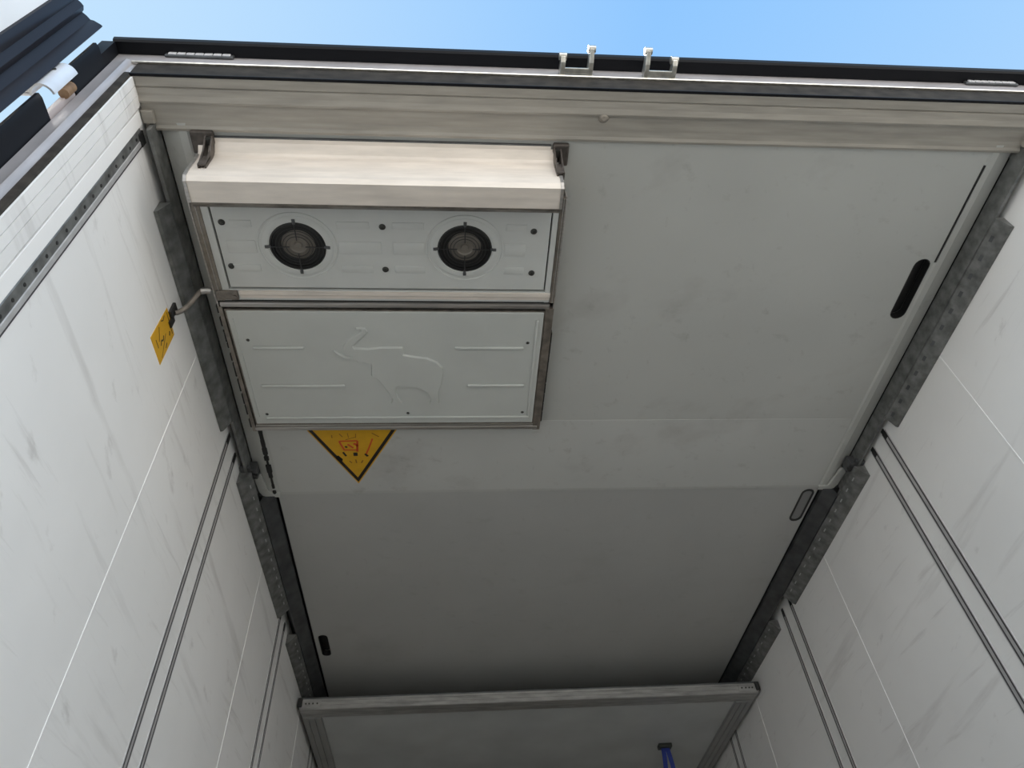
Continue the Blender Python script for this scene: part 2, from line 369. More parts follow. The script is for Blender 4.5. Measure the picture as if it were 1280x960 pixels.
# outer skin behind the frame (what can be seen past the posts)
# lock keepers on the header
def keeper(x, flip, label):
    t = thing('lock_keeper', (x,0.677,2.03), label, 'lock keeper', 'lock bar keepers on the rear frame')
    MB().box(x-0.046,x+0.046,0.6725,0.6762,2.0045,2.016,0.001).build('base_plate', M['zinc'], t)
    b = MB(); b.prism([(0.655,2.0045),(0.6705,2.0035),(0.6705,2.010),(0.655,2.011)], x-0.044, x+0.044); b.build('bridge', M['zinc'], t, bevel=0.002)
    for s in (-1,1):
        long_ = (s == flip)
        xx = x+s*0.038
        a = MB(); y0 = 0.607 if long_ else 0.628
        a.prism([(0.674,2.002),(0.640,2.004),(y0,2.014),(y0-0.004,2.026),(y0+0.006,2.034),(0.645,2.030),(0.674,2.034)], xx-0.0065, xx+0.0065)
        a.build('prong', M['zinc'], t, bevel=0.002)
        c = MB(); c.cyl((xx-0.010, y0+0.004, 2.024), 0.010, 0.020, 'x', 16); c.build('prong_tip', M['zinc'], t, True)
    return t
keeper(0.335, 1, 'zinc lock keeper on the top rail, the one nearer the cooling unit')
keeper(0.565, -1, 'zinc lock keeper on the top rail, the one further from the cooling unit')
# marker lamps let into the header
def lamp(x0,x1,label):
    t = thing('marker_lamp', ((x0+x1)/2,0.677,2.05), label, 'lamp', 'slim lamps in the rear header')
    MB().box(x0,x1,0.6690,0.6765,2.041,2.0665,0.003).build('housing', M['galvd'], t)
    l = MB(); n = 7; w = (x1-x0-0.016)/n
    for i in range(n): l.box(x0+0.008+i*w+0.0012,x0+0.008+(i+1)*w-0.0012,0.6665,0.6705,2.0455,2.062,0.0015)
    split_build(l, 'lens', M['lens'], t)
lamp(-0.752,-0.575,'slim ribbed lamp in the top rail above the cooling unit')
lamp(1.474,1.634,'slim ribbed lamp at the right end of the top rail')

# ------------------------------------------------------------------ opened left door and its hinge
dz0, dz1 = FLOOR-0.10, 2.045
dd = thing('rear_door', (-0.965,0.62,dz0), 'open white rear door with a black lipped seal, seen edge on at the left', 'door')
MB().box(-1.01,-0.932,-0.62,0.60,dz0,dz1,0.003).build('door_panel', M['door'], dd)
gp = [(-0.933,0.512),(-0.926,0.514),(-0.922,0.520),(-0.921,0.532),(-0.925,0.541),(-0.918,0.549),(-0.914,0.556),(-0.917,0.566),(-0.922,0.571),(-0.914,0.579),(-0.908,0.588),(-0.900,0.590),(-0.886,0.599),(-0.883,0.603),(-0.888,0.607),(-0.912,0.614),(-0.93,0.617),(-1.005,0.617),(-1.005,0.600),(-0.933,0.600)]
MB().prism(gp, dz0, dz1-0.01, 'z').build('door_seal', M['rubber2'], dd, True)
# top seal strip along the upper edge of the leaf
MB().box(-0.931,-0.918,-0.62,0.512,dz1-0.075,dz1-0.010,0.004).build('top_seal', M['rubber2'], dd)
def door_hinge(z0,z1):
    h = MB(); cx, cy, R_ = -0.880, 0.632, 0.027
    out_ = [(cx+R_*math.cos(PI*1.02+PI*0.93*i/14), cy+R_*math.sin(PI*1.02+PI*0.93*i/14)) for i in range(15)]
    in_ = [(cx+(R_-0.005)*math.cos(PI*1.02+PI*0.93*i/14), cy+(R_-0.005)*math.sin(PI*1.02+PI*0.93*i/14)) for i in range(15)]
    h.prism(out_+in_[::-1], z0, z1, 'z'); o = h.build('hinge', M['hinge'], dd, True)
    MB().box(-0.935,-0.904,0.626,0.634,z0,z1,0.002).build('hinge_arm', M['hinge'], o)
    MB().cyl((-0.874,0.655,z0+0.075),0.012,0.045,'z',16).build('hinge_bush', M['rust'], df, True)
    MB().cyl((cx,cy-R_-0.002,z0+0.085),0.004,0.004,'y',12).build('hinge_rivet', M['screw'], o, True)
    MB().box(-0.888,-0.8745,0.664,0.683,z0-0.06,z1+0.0,0.002).build('hinge_leaf', M['post2'], df)
door_hinge(1.640,1.768)
door_hinge(0.55,0.70)

# ------------------------------------------------------------------ guide rails along the top of both walls
def guide_rail(side, y0, y1, deep, label, holes=True):
    X, s = (XL,1) if side=='left' else (XR,-1)
    t = thing('guide_rail', (X,(y0+y1)/2,1.82), label, 'rail', 'steel guide rails under the ceiling')
    d = 0.046 if deep else 0.030
    zt = 1.872
    # flange: rises away from the wall, rounded bottom lip
    ln = [(X+s*0.001,1.819),(X+s*0.010,1.822),(X+s*(d*0.6),1.842),(X+s*d,zt-0.006),(X+s*d,zt)]
    body = ln+[(X+s*(d-0.004),zt),(X+s*0.001,zt)]
    MB().prism(body, y0, y1, 'y').build('flange', M['galv'], t)
    # long fold line
    a = (X+s*(d*0.25),1.829); MB().prism([(a[0],a[1]-0.0022),(a[0]+s*0.004,a[1]+0.0005),(a[0],a[1]+0.003)], y0+0.002, y1-0.002, 'y').build('fold', M['slot'], t)
    if holes:
        h = MB(); n = int((y1-y0)/0.068)
        for i in range(n):
            y = y0+0.05+i*0.068
            xa, za = X+s*(d*0.66), 1.846; 
            dx, dz = s*0.006, 0.0075
            h.poly([(xa-s*0.0012,y,za-0.0012),(xa-s*0.0012,y+0.020,za-0.0012),(xa+dx-s*0.0012,y+0.020,za+dz-0.0012),(xa+dx-s*0.0012,y,za+dz-0.0012)], (s*0.002,0,0.002))
        split_build(h, 'slot_edge', M['slot'] if deep else M['galvd'], t)
    return t
def rail_end(side, y, t):
    X, s = (XL,1) if side=='left' else (XR,-1)
    m = MB(); a,b = X+s*0.002, X+s*0.040; m.box(min(a,b),max(a,b),y-0.035,y+0.02,1.876,1.897,0.004)
    a,b = X+s*0.02, X+s*0.06; m.box(min(a,b),max(a,b),y-0.02,y+0.035,1.880,1.925,0.004); m.build('end_stop', M['galvd'], t)
    MB().cyl((X+s*0.052,y+0.01,1.872),0.010,0.012,'z',14).build('stop_bolt', M['black'], t, True)
for side in ('left','right'):
    a = guide_rail(side,1.005,1.850,False,'galvanised guide rail on the %s wall, nearest the door'%side, side=='right')
    b = guide_rail(side,2.125,3.075,True,'slotted guide rail on the %s wall, between the two track pairs'%side)
    guide_rail(side,3.31,4.25,True,'slotted guide rail on the %s wall, beside the stowed partition'%side)
    guide_rail(side,4.48,5.9,True,'slotted guide rail on the %s wall, above the stowed partition'%side)
    X, s = (XL,1) if side=='left' else (XR,-1)
    # dark upper channel in which the rollers run
    u = thing('roller_channel', (X,6,1.88), 'dark steel roller channel in the %s ceiling corner'%side, 'channel', 'dark channels in the ceiling corners')
    MB().prism([(X+s*0.020,1.874),(X+s*0.030,1.874),(X+s*0.032,1.935),(X+s*0.020,1.945),(X+s*0.001,1.945),(X+s*0.001,1.94),(X+s*0.018,1.94)], 0.802, 2.30, 'y').build('rear_length', M['galv'], u)
    MB().prism([(X+s*0.040,1.877),(X+s*0.048,1.875),(X+s*0.060,1.886),(X+s*0.086,1.905),(X+s*0.094,1.912),(X+s*0.094,1.93),(X+s*0.001,1.945),(X+s*0.001,1.935),(X+s*0.050,1.915)], 2.315, YF, 'y').build('inner_length', M['galvd'], u)
    rail_end(side,2.14,u)
    # white stile at the rear end of the channel (closes the corner)
    struct('trim_%d'%(20 if s==1 else 21), MB().prism([(X+s*0.004,1.906),(X+s*0.034,1.906),(X+s*0.036,1.93),(X+s*0.004,1.93)],0.765,0.800,'y'), M['trim'], 'cream end piece of the ceiling corner', bevel=0.003)

# ------------------------------------------------------------------ vertical load tracks let into the walls
def wall_track(X, s, y, z1, label, w=0.034):
    t = thing('wall_track', (X,y,FLOOR), label, 'load track', 'aluminium load tracks in the side walls')
    h = w/2
    pr = [(X-s*0.001,y-h),(X+s*0.0015,y-h),(X+s*0.0022,y-h+0.002),(X+s*0.0015,y-h+0.004),(X+s*0.0015,y+h-0.004),(X+s*0.0022,y+h-0.002),(X+s*0.0015,y+h),(X-s*0.001,y+h)]
    MB().prism(pr, FLOOR, z1-0.012, 'z').build('channel', M['track'], t)
    g = MB()
    for sg in (-1,1):
        a,b = X+s*0.001, X+s*0.0019
        yy = y+sg*(h-0.0072)
        g.box(min(a,b),max(a,b),yy-0.0030,yy+0.0030,FLOOR,z1-0.014)
    split_build(g, 'groove', M['tdark'], t)
    a,b = X+s*0.0003, X+s*0.004
    MB().box(min(a,b),max(a,b),y-h*0.6,y+h*0.6,z1-0.042,z1,0.0015).build('end_cap', M['black'], t)
pairs = ((1.932,2.035,'nearest the door'),(3.118,3.225,'second from the door'),(4.31,4.415,'deepest inside'))
for side in ('left','right'):
    X, s = (XL,1) if side=='left' else (XR,-1)
    for ya,yb,w in pairs:
        wall_track(X,s,ya,1.884,'%s wall load track, door-side one of the pair %s'%(side,w))
        wall_track(X,s,yb,1.884,'%s wall load track, inner one of the pair %s'%(side,w))
def perforated_track(X, s, side):
    t = thing('perforated_track', (X,0.82,FLOOR), 'perforated aluminium load track beside the rear post on the %s wall'%side, 'load track')
    MB().prism([(X-s*0.001,0.799),(X+s*0.003,0.799),(X+s*0.0045,0.801),(X+s*0.003,0.822),(X+s*0.0028,0.826),(X-s*0.001,0.826)], FLOOR, 1.878, 'z').build('perforated_strip', M['galv'] , t)
    MB().prism([(X-s*0.001,0.826),(X+s*0.0035,0.826),(X+s*0.0045,0.828),(X+s*0.004,0.839),(X-s*0.001,0.840)], FLOOR, 1.878, 'z').build('bright_lip', M['track'], t)
    MB().prism([(X-s*0.001,0.840),(X+s*0.002,0.840),(X+s*0.002,0.845),(X-s*0.001,0.845)], FLOOR, 1.876, 'z').build('dark_edge', M['tdark'], t)
    h = MB(); z = 1.84
    while z > 0.2:
        a = X+s*0.0028; h.cyl((a,0.8145,z),0.0042,s*0.0020,'x',10); z -= 0.050
    o = h.build('hole_row', M['black'], t)
    a,b = X, X+s*0.007
    MB().box(min(a,b),max(a,b),0.808,0.843,1.858,1.888,0.002).build('end_cap', M['black'], t)
perforated_track(XL,1,'left'); perforated_track(XR,-1,'right')

# ------------------------------------------------------------------ cooling unit
UZ = lambda y: 1.845+0.0408*(y-0.95)          # height of the unit's underside
def uw(v): return (v.x, v.y, v.z+UZ(v.y))      # boxes below are given relative to the underside (z up)
ux0, ux1 = -0.715, 0.322
un = thing('cooling_unit', ((ux0+ux1)/2,1.37,1.90), 'white ceiling cooling unit with two round fans and a moulded elephant on its cover', 'cooling unit')
def UB(): return MB(uw)
# case: sides and top up to the ceiling
cs = MB(); 
for xa,xb in ((ux0,ux0+0.004),(ux1-0.004,ux1)):
    cs.poly([(xa,0.95,UZ(0.95)-0.002),(xa,1.912,UZ(1.912)-0.002),(xa,1.912,1.925),(xa,0.95,1.925)],(xb-xa,0,0))
cs.poly([(ux0,1.908,UZ(1.908)),(ux1,1.908,UZ(1.908)),(ux1,1.908,1.925),(ux0,1.908,1.925)],(0,0.004,0))
cs.box(ux0,ux1,0.95,1.912,1.905,1.93)
split_build(cs, 'case_side', M['alu'], un)
# perimeter strips
st = UB()
for xa,xb in ((ux0,-0.688),(0.305,ux1)):
    st.box(xa,xb,0.955,1.322,-0.003,0.015,0.0)
split_build(st, 'side_trim', M['brown'], un)
st = UB()
for xa,xb in ((-0.7155,-0.711),(0.3175,0.322),(-0.700,-0.697),(0.312,0.3145)):
    st.box(xa,xb,0.955,1.322,-0.0055,0.012,0.001)
split_build(st, 'side_bead', M['alu'], un)
wf = UB()
for xa,xb in ((-0.688,-0.667),(0.287,0.304)): wf.box(xa,xb,0.985,1.322,-0.001,0.014,0.0015)
wf.box(-0.688,0.304,1.281,1.320,-0.001,0.014,0.0015)
split_build(wf, 'frame_strip', M['unit'], un)
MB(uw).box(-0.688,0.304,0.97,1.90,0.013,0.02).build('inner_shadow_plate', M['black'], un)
# fan panel with two holes
fc = [(-0.443,1.127),(0.037,1.127)]; FR = 0.079
fp = MB().box(-0.662,0.283,0.985,1.2735,0.0,0.011,0.002)
fpo = None
bmp = fp
class _T: pass
pan = bmp.build('fan_panel', M['unit'], un)
hol = []
for cx,cy in fc:
    m_ = MB(); m_.cyl((cx,cy,-0.05),FR,0.1,'z',48); hol.append(m_)
# holes are cut while the panel is still flat, then it is laid on the sloping underside
pan.parent = None; pan.location = un.location
cut(pan, hol_ := [ (lambda m_: m_)(m_) for m_ in hol ])
pan.parent = un; pan.location = (0,0,0)
for v in pan.data.vertices:
    w = v.co + un.location; v.co.z += UZ(w.y)
# pressed ribs and rings on the fan panel
rb = UB()
def rib(x0,x1,y0,y1,h=0.0022): rb.box(x0,x1,y0,y1,-h,0.001,0.0015,2)
for y0,y1 in ((1.042,1.064),(1.108,1.150),(1.190,1.215)):
    rib(-0.640+0.02*(y0<1.1)+0.0,-0.560,y0,y1); rib(-0.325,-0.235 if y0<1.08 or y0>1.18 else -0.205,y0,y1)
    rib(-0.170,-0.080,y0,y1); rib(0.155,0.215,y0,y1)
split_build(rb, 'pressed_rib', M['unit'], un, True)
for i,(cx,cy) in enumerate(fc):
    f = MB(uw)
    f.lathe((cx,cy,0), [(0.082,0.001),(0.0835,-0.0022),(0.096,-0.0035),(0.101,-0.001),(0.101,0.001)], 56)
    f.lathe((cx,cy,0), [(0.108,0.001),(0.1095,-0.0025),(0.1125,-0.0025),(0.114,0.001)], 56)
    split_build(f, 'pressed_ring', M['unit'], un, True)
    fn = MB(uw); 
    fn.lathe((cx,cy,0), [(FR+0.001,0.0),(FR-0.004,-0.002),(FR-0.006,0.004),(FR-0.007,0.05),(FR+0.001,0.05)], 48)
    fan = fn.build('fan', M['black'], un, True)
    MB(uw).cyl((cx,cy,0.048),FR,0.004,'z',40).build('fan_back', M['black'], fan)
    hub = MB(uw); hub.lathe((cx,cy,0.006), [(0.0001,0.0),(0.010,0.0),(0.012,0.004),(0.022,0.003),(0.025,0.0),(0.036,0.001),(0.040,0.004),(0.048,0.006),(0.050,0.03),(0.0001,0.03)], 40, False)
    hub.build('motor_hub', M['fan'], fan, True)
    bl = MB(uw)
    for k in range(7):
        a = 2*PI*k/7
        pts = []
        P = lambda r,aa,z: (cx+r*math.cos(aa),cy+r*math.sin(aa),z)
        bl.poly([P(0.040,a,0.036),P(0.069,a+0.10,0.040),P(0.069,a+0.62,0.020),P(0.040,a+0.66,0.018)],(0,0,0.0018))
    split_build(bl, 'fan_blade', M['fan'], fan)
    gd = MB(uw)
    for R_ in (0.071,0.0615,0.052,0.0425,0.033): gd.torus((cx,cy,-0.001 if R_>0.04 else 0.0),R_,0.0011,40,6)
    for a in (0,PI/2,PI,3*PI/2):
        gd.tube([(cx+r*math.cos(a),cy+r*math.sin(a),-0.003) for r in (0.022,0.05,0.078,0.0865)],0.0017,6)
    gd.build('fan_guard', M['gguard'], fan, True)
    tb = MB(uw)
    for a in (0,PI/2,PI,3*PI/2):
        x,y = cx+0.0875*math.cos(a), cy+0.0875*math.sin(a)
        tb.box(x-0.0048,x+0.0048,y-0.0048,y+0.0048,-0.0055,0.001,0.001)
        x,y = cx+0.079*math.cos(a), cy+0.079*math.sin(a)
        tb.box(x-0.004,x+0.004,y-0.004,y+0.004,-0.0045,0.001,0.001)
    split_build(tb, 'guard_clip', M['galvd'], fan)
def screw(x,y,r=0.0085):
    s_ = MB(uw); s_.lathe((x,y,0), [(0.0001,-0.0055),(r*0.45,-0.0055),(r*0.5,-0.004),(r*0.62,-0.0055),(r*0.9,-0.0045),(r,-0.001),(r*1.15,-0.0005),(r*1.15,0.002)], 16, False)
    s_.build('screw', M['screw'], un, True)
for x,y in ((-0.640,1.050),(-0.643,1.197),(-0.198,1.057),(-0.198,1.203),(0.236,1.064),(0.240,1.210)): screw(x,y)
# cross bar: white bar, clip, dark gap and metal strip
MB(uw).prism([(1.284,0.0),(1.286,-0.006),(1.297,-0.0065),(1.302,-0.002),(1.312,-0.002),(1.315,0.001)], -0.640, 0.304).build('white_bar', M['hood'], un)
cl = MB(uw); cl.box(-0.706,-0.643,1.283,1.316,-0.009,0.0,0.003); cl.cyl((-0.654,1.303,-0.012),0.006,0.006,'z',12); cl.build('bar_clip', M['brown'], un)
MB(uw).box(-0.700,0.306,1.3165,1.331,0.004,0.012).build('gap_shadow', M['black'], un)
MB(uw).prism([(1.328,0.006),(1.329,-0.003),(1.337,-0.0055),(1.346,-0.003),(1.349,0.006)], -0.705, 0.306).build('cross_strip', M['alu'], un, True)
# lower cover
cv = UB(); cv.box(-0.700,0.306,1.359,1.900,0.001,0.014,0.001)
cv.build('cover_back', M['brown'], un)
cvp = UB(); cvp.box(-0.694,0.292,1.362,1.872,-0.0045,0.004,0.003,3)
cover = cvp.build('elephant_cover', M['unit_cover'], un)
cl2 = UB()
cl2.box(-0.655,0.276,1.834,1.845,-0.011,-0.003,0.004,3)
cl2.box(0.268,0.278,1.39,1.834,-0.010,-0.003,0.004,3)
cl2.box(-0.681,-0.677,1.39,1.836,-0.0065,-0.003,0.0012,2)
for x0,x1,y0 in ((-0.640,-0.477,1.509),(-0.645,-0.364,1.681),(0.007,0.237,1.508),(0.051,0.249,1.680)):
    cl2.box(x0,x1,y0-0.006,y0+0.006,-0.012,-0.003,0.005,3)
split_build(cl2, 'raised_bar', M['unit_cover'], cover, True)
ELE = [(-0.3065, 1.4238), (-0.289, 1.4215), (-0.2732, 1.4246), (-0.2683, 1.4401), (-0.2851, 1.4625), (-0.3069, 1.4818), (-0.3212, 1.5002), (-0.318, 1.5071), (-0.2739, 1.5104), (-0.2354, 1.5044), (-0.1614, 1.5041), (-0.1604, 1.5368), (-0.1219, 1.545), (-0.0831, 1.5509), (-0.0508, 1.5688), (-0.0314, 1.5967), (-0.029, 1.6214), (-0.0362, 1.6719), (-0.0476, 1.7106), (-0.0469, 1.7663), (-0.0802, 1.7662), (-0.0769, 1.7435), (-0.0872, 1.7131), (-0.1111, 1.6949), (-0.1473, 1.6858), (-0.1874, 1.6806), (-0.195, 1.6973), (-0.1876, 1.7364), (-0.174, 1.7657), (-0.2138, 1.7656), (-0.2097, 1.7429), (-0.2286, 1.6972), (-0.2486, 1.6564), (-0.2732, 1.6314), (-0.2691, 1.5788), (-0.2917, 1.5704), (-0.3115, 1.5753), (-0.3169, 1.5633), (-0.3485, 1.5586), (-0.3725, 1.5433), (-0.3861, 1.5177), (-0.3676, 1.5339), (-0.351, 1.5456), (-0.3307, 1.5468), (-0.3474, 1.5351), (-0.3547, 1.5199), (-0.3515, 1.5003), (-0.3366, 1.4774), (-0.3131, 1.4548), (-0.2905, 1.438), (-0.29, 1.4325), (-0.3049, 1.4326)]
def inset(P, d):
    out = []; n = len(P); area = sum(P[i][0]*P[(i+1)%n][1]-P[(i+1)%n][0]*P[i][1] for i in range(n)); sg = 1 if area>0 else -1
    for i in range(n):
        a,b,c = Vector(P[i-1]),Vector(P[i]),Vector(P[(i+1)%n])
        d1=(b-a).normalized(); d2=(c-b).normalized(); n1=Vector((-d1.y,d1.x))*sg; n2=Vector((-d2.y,d2.x))*sg
        m_=(n1+n2); m_ = m_/max(m_.length,0.6); out.append((b.x+m_.x*d, b.y+m_.y*d))
    return out
em = MB(uw)
lv = [(0.0,-0.0040),(0.0030,-0.0105),(0.0042,-0.0115)]
rings = [em.verts([(x,y,z) for x,y in inset(ELE,d)]) for d,z in lv]
N = len(ELE)
for k in range(len(rings)-1):
    for i in range(N): em.face([rings[k][i],rings[k][(i+1)%N],rings[k+1][(i+1)%N],rings[k+1][i]])
em.face(rings[-1])
em.build('elephant_relief', M['unit_cover'], cover)
for x,y in ((-0.650,1.479),(-0.650,1.822),(0.248,1.487),(0.252,1.818),(-0.158,1.820)): screw(x,y,0.0065)
# outer strips of the lower half
s2 = UB()
s2.box(ux0,-0.703,1.345,1.912,-0.003,0.014); s2.box(0.296,ux1,1.345,1.912,-0.003,0.014)
split_build(s2, 'lower_side_trim', M['brown'], un)
s2 = UB(); s2.box(-0.700,0.300,1.882,1.889,-0.001,0.012,0.001); s2.box(-0.705,0.312,1.892,1.908,-0.005,0.012,0.003)
split_build(s2, 'end_strip', M['alu'], un)
sl = MB(); 
random.seed(3)
y = 1.345
while y < 1.90:                                         # cracked black sealant down the outer edge
    L = random.uniform(0.02,0.06); sl.box(-0.722,-0.716,y,y+L,UZ(y)+0.002,1.921,0.002); y += L+random.uniform(0.004,0.03)
y = 1.45
while y < 1.86:
    L = random.uniform(0.03,0.05); sl.box(0.321,0.3275,y,y+L,UZ(y)+0.002,1.921,0.002); y += L+random.uniform(0.0,0.008)
split_build(sl, 'sealant', M['caulk_and_shade'], un)
# air deflector hood
df_pts = [(0.845,1.914),(0.856,1.904),(0.868,1.894),(0.873,1.884),(0.8745,1.870),(0.8735,1.845),(0.872,1.815),(0.870,1.785),(0.871,1.760),(0.878,1.750),(0.905,1.750),(0.936,1.7515),(0.940,1.755),(0.953,1.772),(0.956,1.79)]
hd = MB(); hd.sheet(df_pts, -0.672, 0.289, -0.003)
for xa in (-0.672,0.286):
    hd.poly([(xa,y_,z_) for y_,z_ in df_pts]+[(xa,0.956,1.915)],(0.003,0,0))
hood = hd.build('air_deflector', M['hood'], un, False)
dl = MB(); dl.prism([(0.937,1.7505),(0.941,1.7525),(0.956,1.7715),(0.958,1.790),(0.961,1.790),(0.960,1.769),(0.944,1.7505),(0.938,1.7485)], -0.672, 0.289)
dl.build('deflector_lip_shade', M['brown'], hood)  # darker metal stands in for the shadowed gap behind the hood
MB().prism([(0.835,1.921),(0.835,1.912),(0.850,1.909),(0.853,1.921)], -0.645, 0.272).build('deflector_top_flange', M['hood'], hood)
MB().box(-0.645,0.272,0.8315,0.8355,1.9125,1.920).build('deflector_seal', M['galvd'], hood)
for xa,xb in ((-0.676,-0.668),(0.2855,0.2935)):
    cc = MB(); cc.sheet([(y_,z_) for y_,z_ in df_pts[3:12]], xa, xb, -0.006); cc.build('end_bead', M['alu'], hood, True)
for k,(x0,x1,ya) in enumerate(((-0.688,-0.628,0.815),(0.277,0.322,0.826))):
    b = MB(); b.box(x0,x1,ya,ya+0.062,1.9035,1.9215,0.004)
    br = b.build('mounting_bracket', M['dark_bracket'], un)
    xi = x1-0.012 if k==0 else x0+0.012
    a = MB(); 
    a.poly([(xi-0.010,ya+0.010,1.905),(xi-0.010,ya+0.050,1.905),(xi-0.010,0.885,1.850),(xi-0.010,0.878,1.800),(xi-0.010,0.860,1.800),(xi-0.010,0.848,1.86)],(0.004,0,0))
    a.poly([(xi+0.007,ya+0.010,1.905),(xi+0.007,ya+0.050,1.905),(xi+0.007,0.885,1.850),(xi+0.007,0.878,1.800),(xi+0.007,0.860,1.800),(xi+0.007,0.848,1.86)],(0.004,0,0))
    a.box(xi-0.010,xi+0.011,0.856,0.862,1.800,1.850,0.001)
    split_build(a, 'bracket_arm', M['dark_bracket'], br)
    MB().cyl((xi,ya+0.022,1.893),0.011,0.014,'z',14).build('bracket_bolt', M['screw'], br, True)

# cable from the unit to its plug on the left wall
cb = thing('power_cable', (-0.79,1.29,1.74), 'grey cable from the cooling unit to a black plug above the yellow label', 'cable')
def bez(P, n=20):
    out = []
    for i in range(n+1):
        t = i/n; a = [Vector(p) for p in P]
        while len(a) > 1: a = [a[j].lerp(a[j+1],t) for j in range(len(a)-1)]
        out.append(a[0])
    return out
MB().tube(bez([(-0.795,1.285,1.742),(-0.770,1.300,1.765),(-0.745,1.275,1.83),(-0.745,1.262,1.850),(-0.7170,1.280,1.846)]),0.0075,10).build('sheath', M['brown'], cb, True)
MB().tube([(-0.742,1.272,1.832),(-0.728,1.273,1.838),(-0.7165,1.276,1.841)],0.0095,12).build('gland', M['alu'], cb, True)
p = MB(); p.box(-0.8028,-0.794,1.266,1.292,1.720,1.768,0.002); p.box(-0.8028,-0.796,1.288,1.308,1.700,1.736,0.002); split_build(p, 'plug', M['black'], cb)

# ------------------------------------------------------------------ labels
wl_ = thing('wall_label', (XL,1.295,1.58), 'yellow warning label with small dark marks on the left wall', 'label')
MB().poly([(XL,1.252,1.722),(XL,1.341,1.714),(XL,1.341,1.577),(XL,1.246,1.577)],(0.0012,0,0)).build('label_sheet', M['yellow'], wl_)
pm = MB(); X = XL+0.0012
def wline(pts, w):
    for a,b in zip(pts[:-1],pts[1:]):
        d = (Vector(b)-Vector(a)).normalized(); n = Vector((-d.y,d.x))*w/2
        pm.poly([(X,a[0]+n.x,a[1]+n.y),(X,b[0]+n.x,b[1]+n.y),(X,b[0]-n.x,b[1]-n.y),(X,a[0]-n.x,a[1]-n.y)],(0.0004,0,0))
wline([(1.256,1.690),(1.262,1.675),(1.254,1.662)],0.003); wline([(1.295,1.650),(1.304,1.640),(1.296,1.628),(1.306,1.618)],0.005)
wline([(1.258,1.640),(1.275,1.628),(1.290,1.615)],0.003); wline([(1.312,1.692),(1.322,1.684)],0.007); wline([(1.272,1.600),(1.300,1.600)],0.003)
wline([(1.30,1.665),(1.335,1.60)],0.002); wline([(1.26,1.71),(1.33,1.704)],0.003); wline([(1.325,1.655),(1.332,1.64)],0.004)
pm.build('marks', M['print'], wl_)
ts = thing('warning_sign', (-0.366,2.08,1.92), 'yellow triangular warning sign on the ceiling, tip pointing away from the door', 'warning sign')
zc = ZC1-0.0009
A,B,D = (-0.555,1.914),(-0.188,1.914),(-0.3725,2.252)
def tri(k, z, t=0.0008):
    cx,cy = (A[0]+B[0]+D[0])/3,(A[1]+B[1]+D[1])/3
    return [(cx+(p[0]-cx)*k, cy+(p[1]-cy)*k, z) for p in (A,D,B)]
MB().poly(tri(1.0,zc-0.0012),(0,0,0.0015)).build('sign_sheet', M['yellow'], ts)
brd = MB(); o_, i_ = tri(0.955,zc-0.0018), tri(0.835,zc-0.0018)
for i in range(3):
    j=(i+1)%3; brd.poly([o_[i],o_[j],i_[j],i_[i]],(0,0,0.0008))
# small torn chip on the left edge of the border
brd.poly([(-0.447,2.095,zc-0.0018),(-0.425,2.120,zc-0.0018),(-0.420,2.108,zc-0.0018),(-0.436,2.086,zc-0.0018)],(0,0,0.0008))
brd.build('black_border', M['print'], ts)
def strokes(lst, m, nm, z):
    g = MB()
    for a,b,w in lst:
        d = (Vector(b)-Vector(a)).normalized(); n = Vector((-d.y,d.x))*w/2
        g.poly([(a[0]+n.x,a[1]+n.y,z),(b[0]+n.x,b[1]+n.y,z),(b[0]-n.x,b[1]-n.y,z),(a[0]-n.x,a[1]-n.y,z)],(0,0,0.0005))
    g.build(nm, m, ts)
zr = zc-0.0017
strokes([((-0.425,2.008),(-0.357,2.006),0.007),((-0.425,2.008),(-0.410,2.056),0.007),((-0.357,2.006),(-0.362,2.066),0.008),((-0.412,2.056),(-0.362,2.056),0.006),((-0.395,2.025),(-0.375,2.045),0.008),((-0.372,2.020),(-0.356,2.035),0.010),((-0.300,1.995),(-0.318,2.050),0.006),((-0.318,2.050),(-0.330,2.080),0.006)], M['red'], 'red_print', zr)
strokes([((-0.416,2.068),(-0.406,2.090),0.008),((-0.378,2.080),(-0.362,2.080),0.018),((-0.334,2.078),(-0.324,2.092),0.009),((-0.405,2.036),(-0.398,2.042),0.008)], M['print'], 'black_print', zr-0.0003)
strokes([((-0.449,1.975),(-0.449,1.990),0.004),((-0.42,1.968),(-0.41,1.985),0.004),((-0.39,1.965),(-0.388,1.99),0.003),((-0.36,1.968),(-0.362,1.99),0.003),((-0.30,1.965),(-0.275,1.985),0.004),((-0.396,2.118),(-0.388,2.130),0.005),((-0.372,2.110),(-0.370,2.130),0.005),((-0.345,2.115),(-0.352,2.130),0.005),((-0.40,2.00),(-0.36,1.985),0.003)], M['pbrown'], 'brown_print', zr)

# ------------------------------------------------------------------ details on the ceiling
lc = thing('oval_recess_cover', (1.524,2.440,ZC2), 'grey oval cover with a dark rim in the ceiling near the right channel', 'cover')
def ring_poly(mb, out_, in_, z, t):
    n=len(out_)
    for i in range(n):
        j=(i+1)%n; mb.poly([(out_[i][0],out_[i][1],z),(out_[j][0],out_[j][1],z),(in_[j][0],in_[j][1],z),(in_[i][0],in_[i][1],z)],(0,0,t))
rm = MB(); ring_poly(rm, rounded_slot(1.524,2.440,0.056,0.22), rounded_slot(1.524,2.440,0.040,0.198), ZC2-0.002, 0.004)
rm.build('dark_rim', M['black'], lc)
pp = MB(); pp.poly([(x,y,ZC2+0.001) for x,y in rounded_slot(1.524,2.440,0.0415,0.20)],(0,0,0.004)); pp.build('cover_plate', M['lamp_lens'], lc)
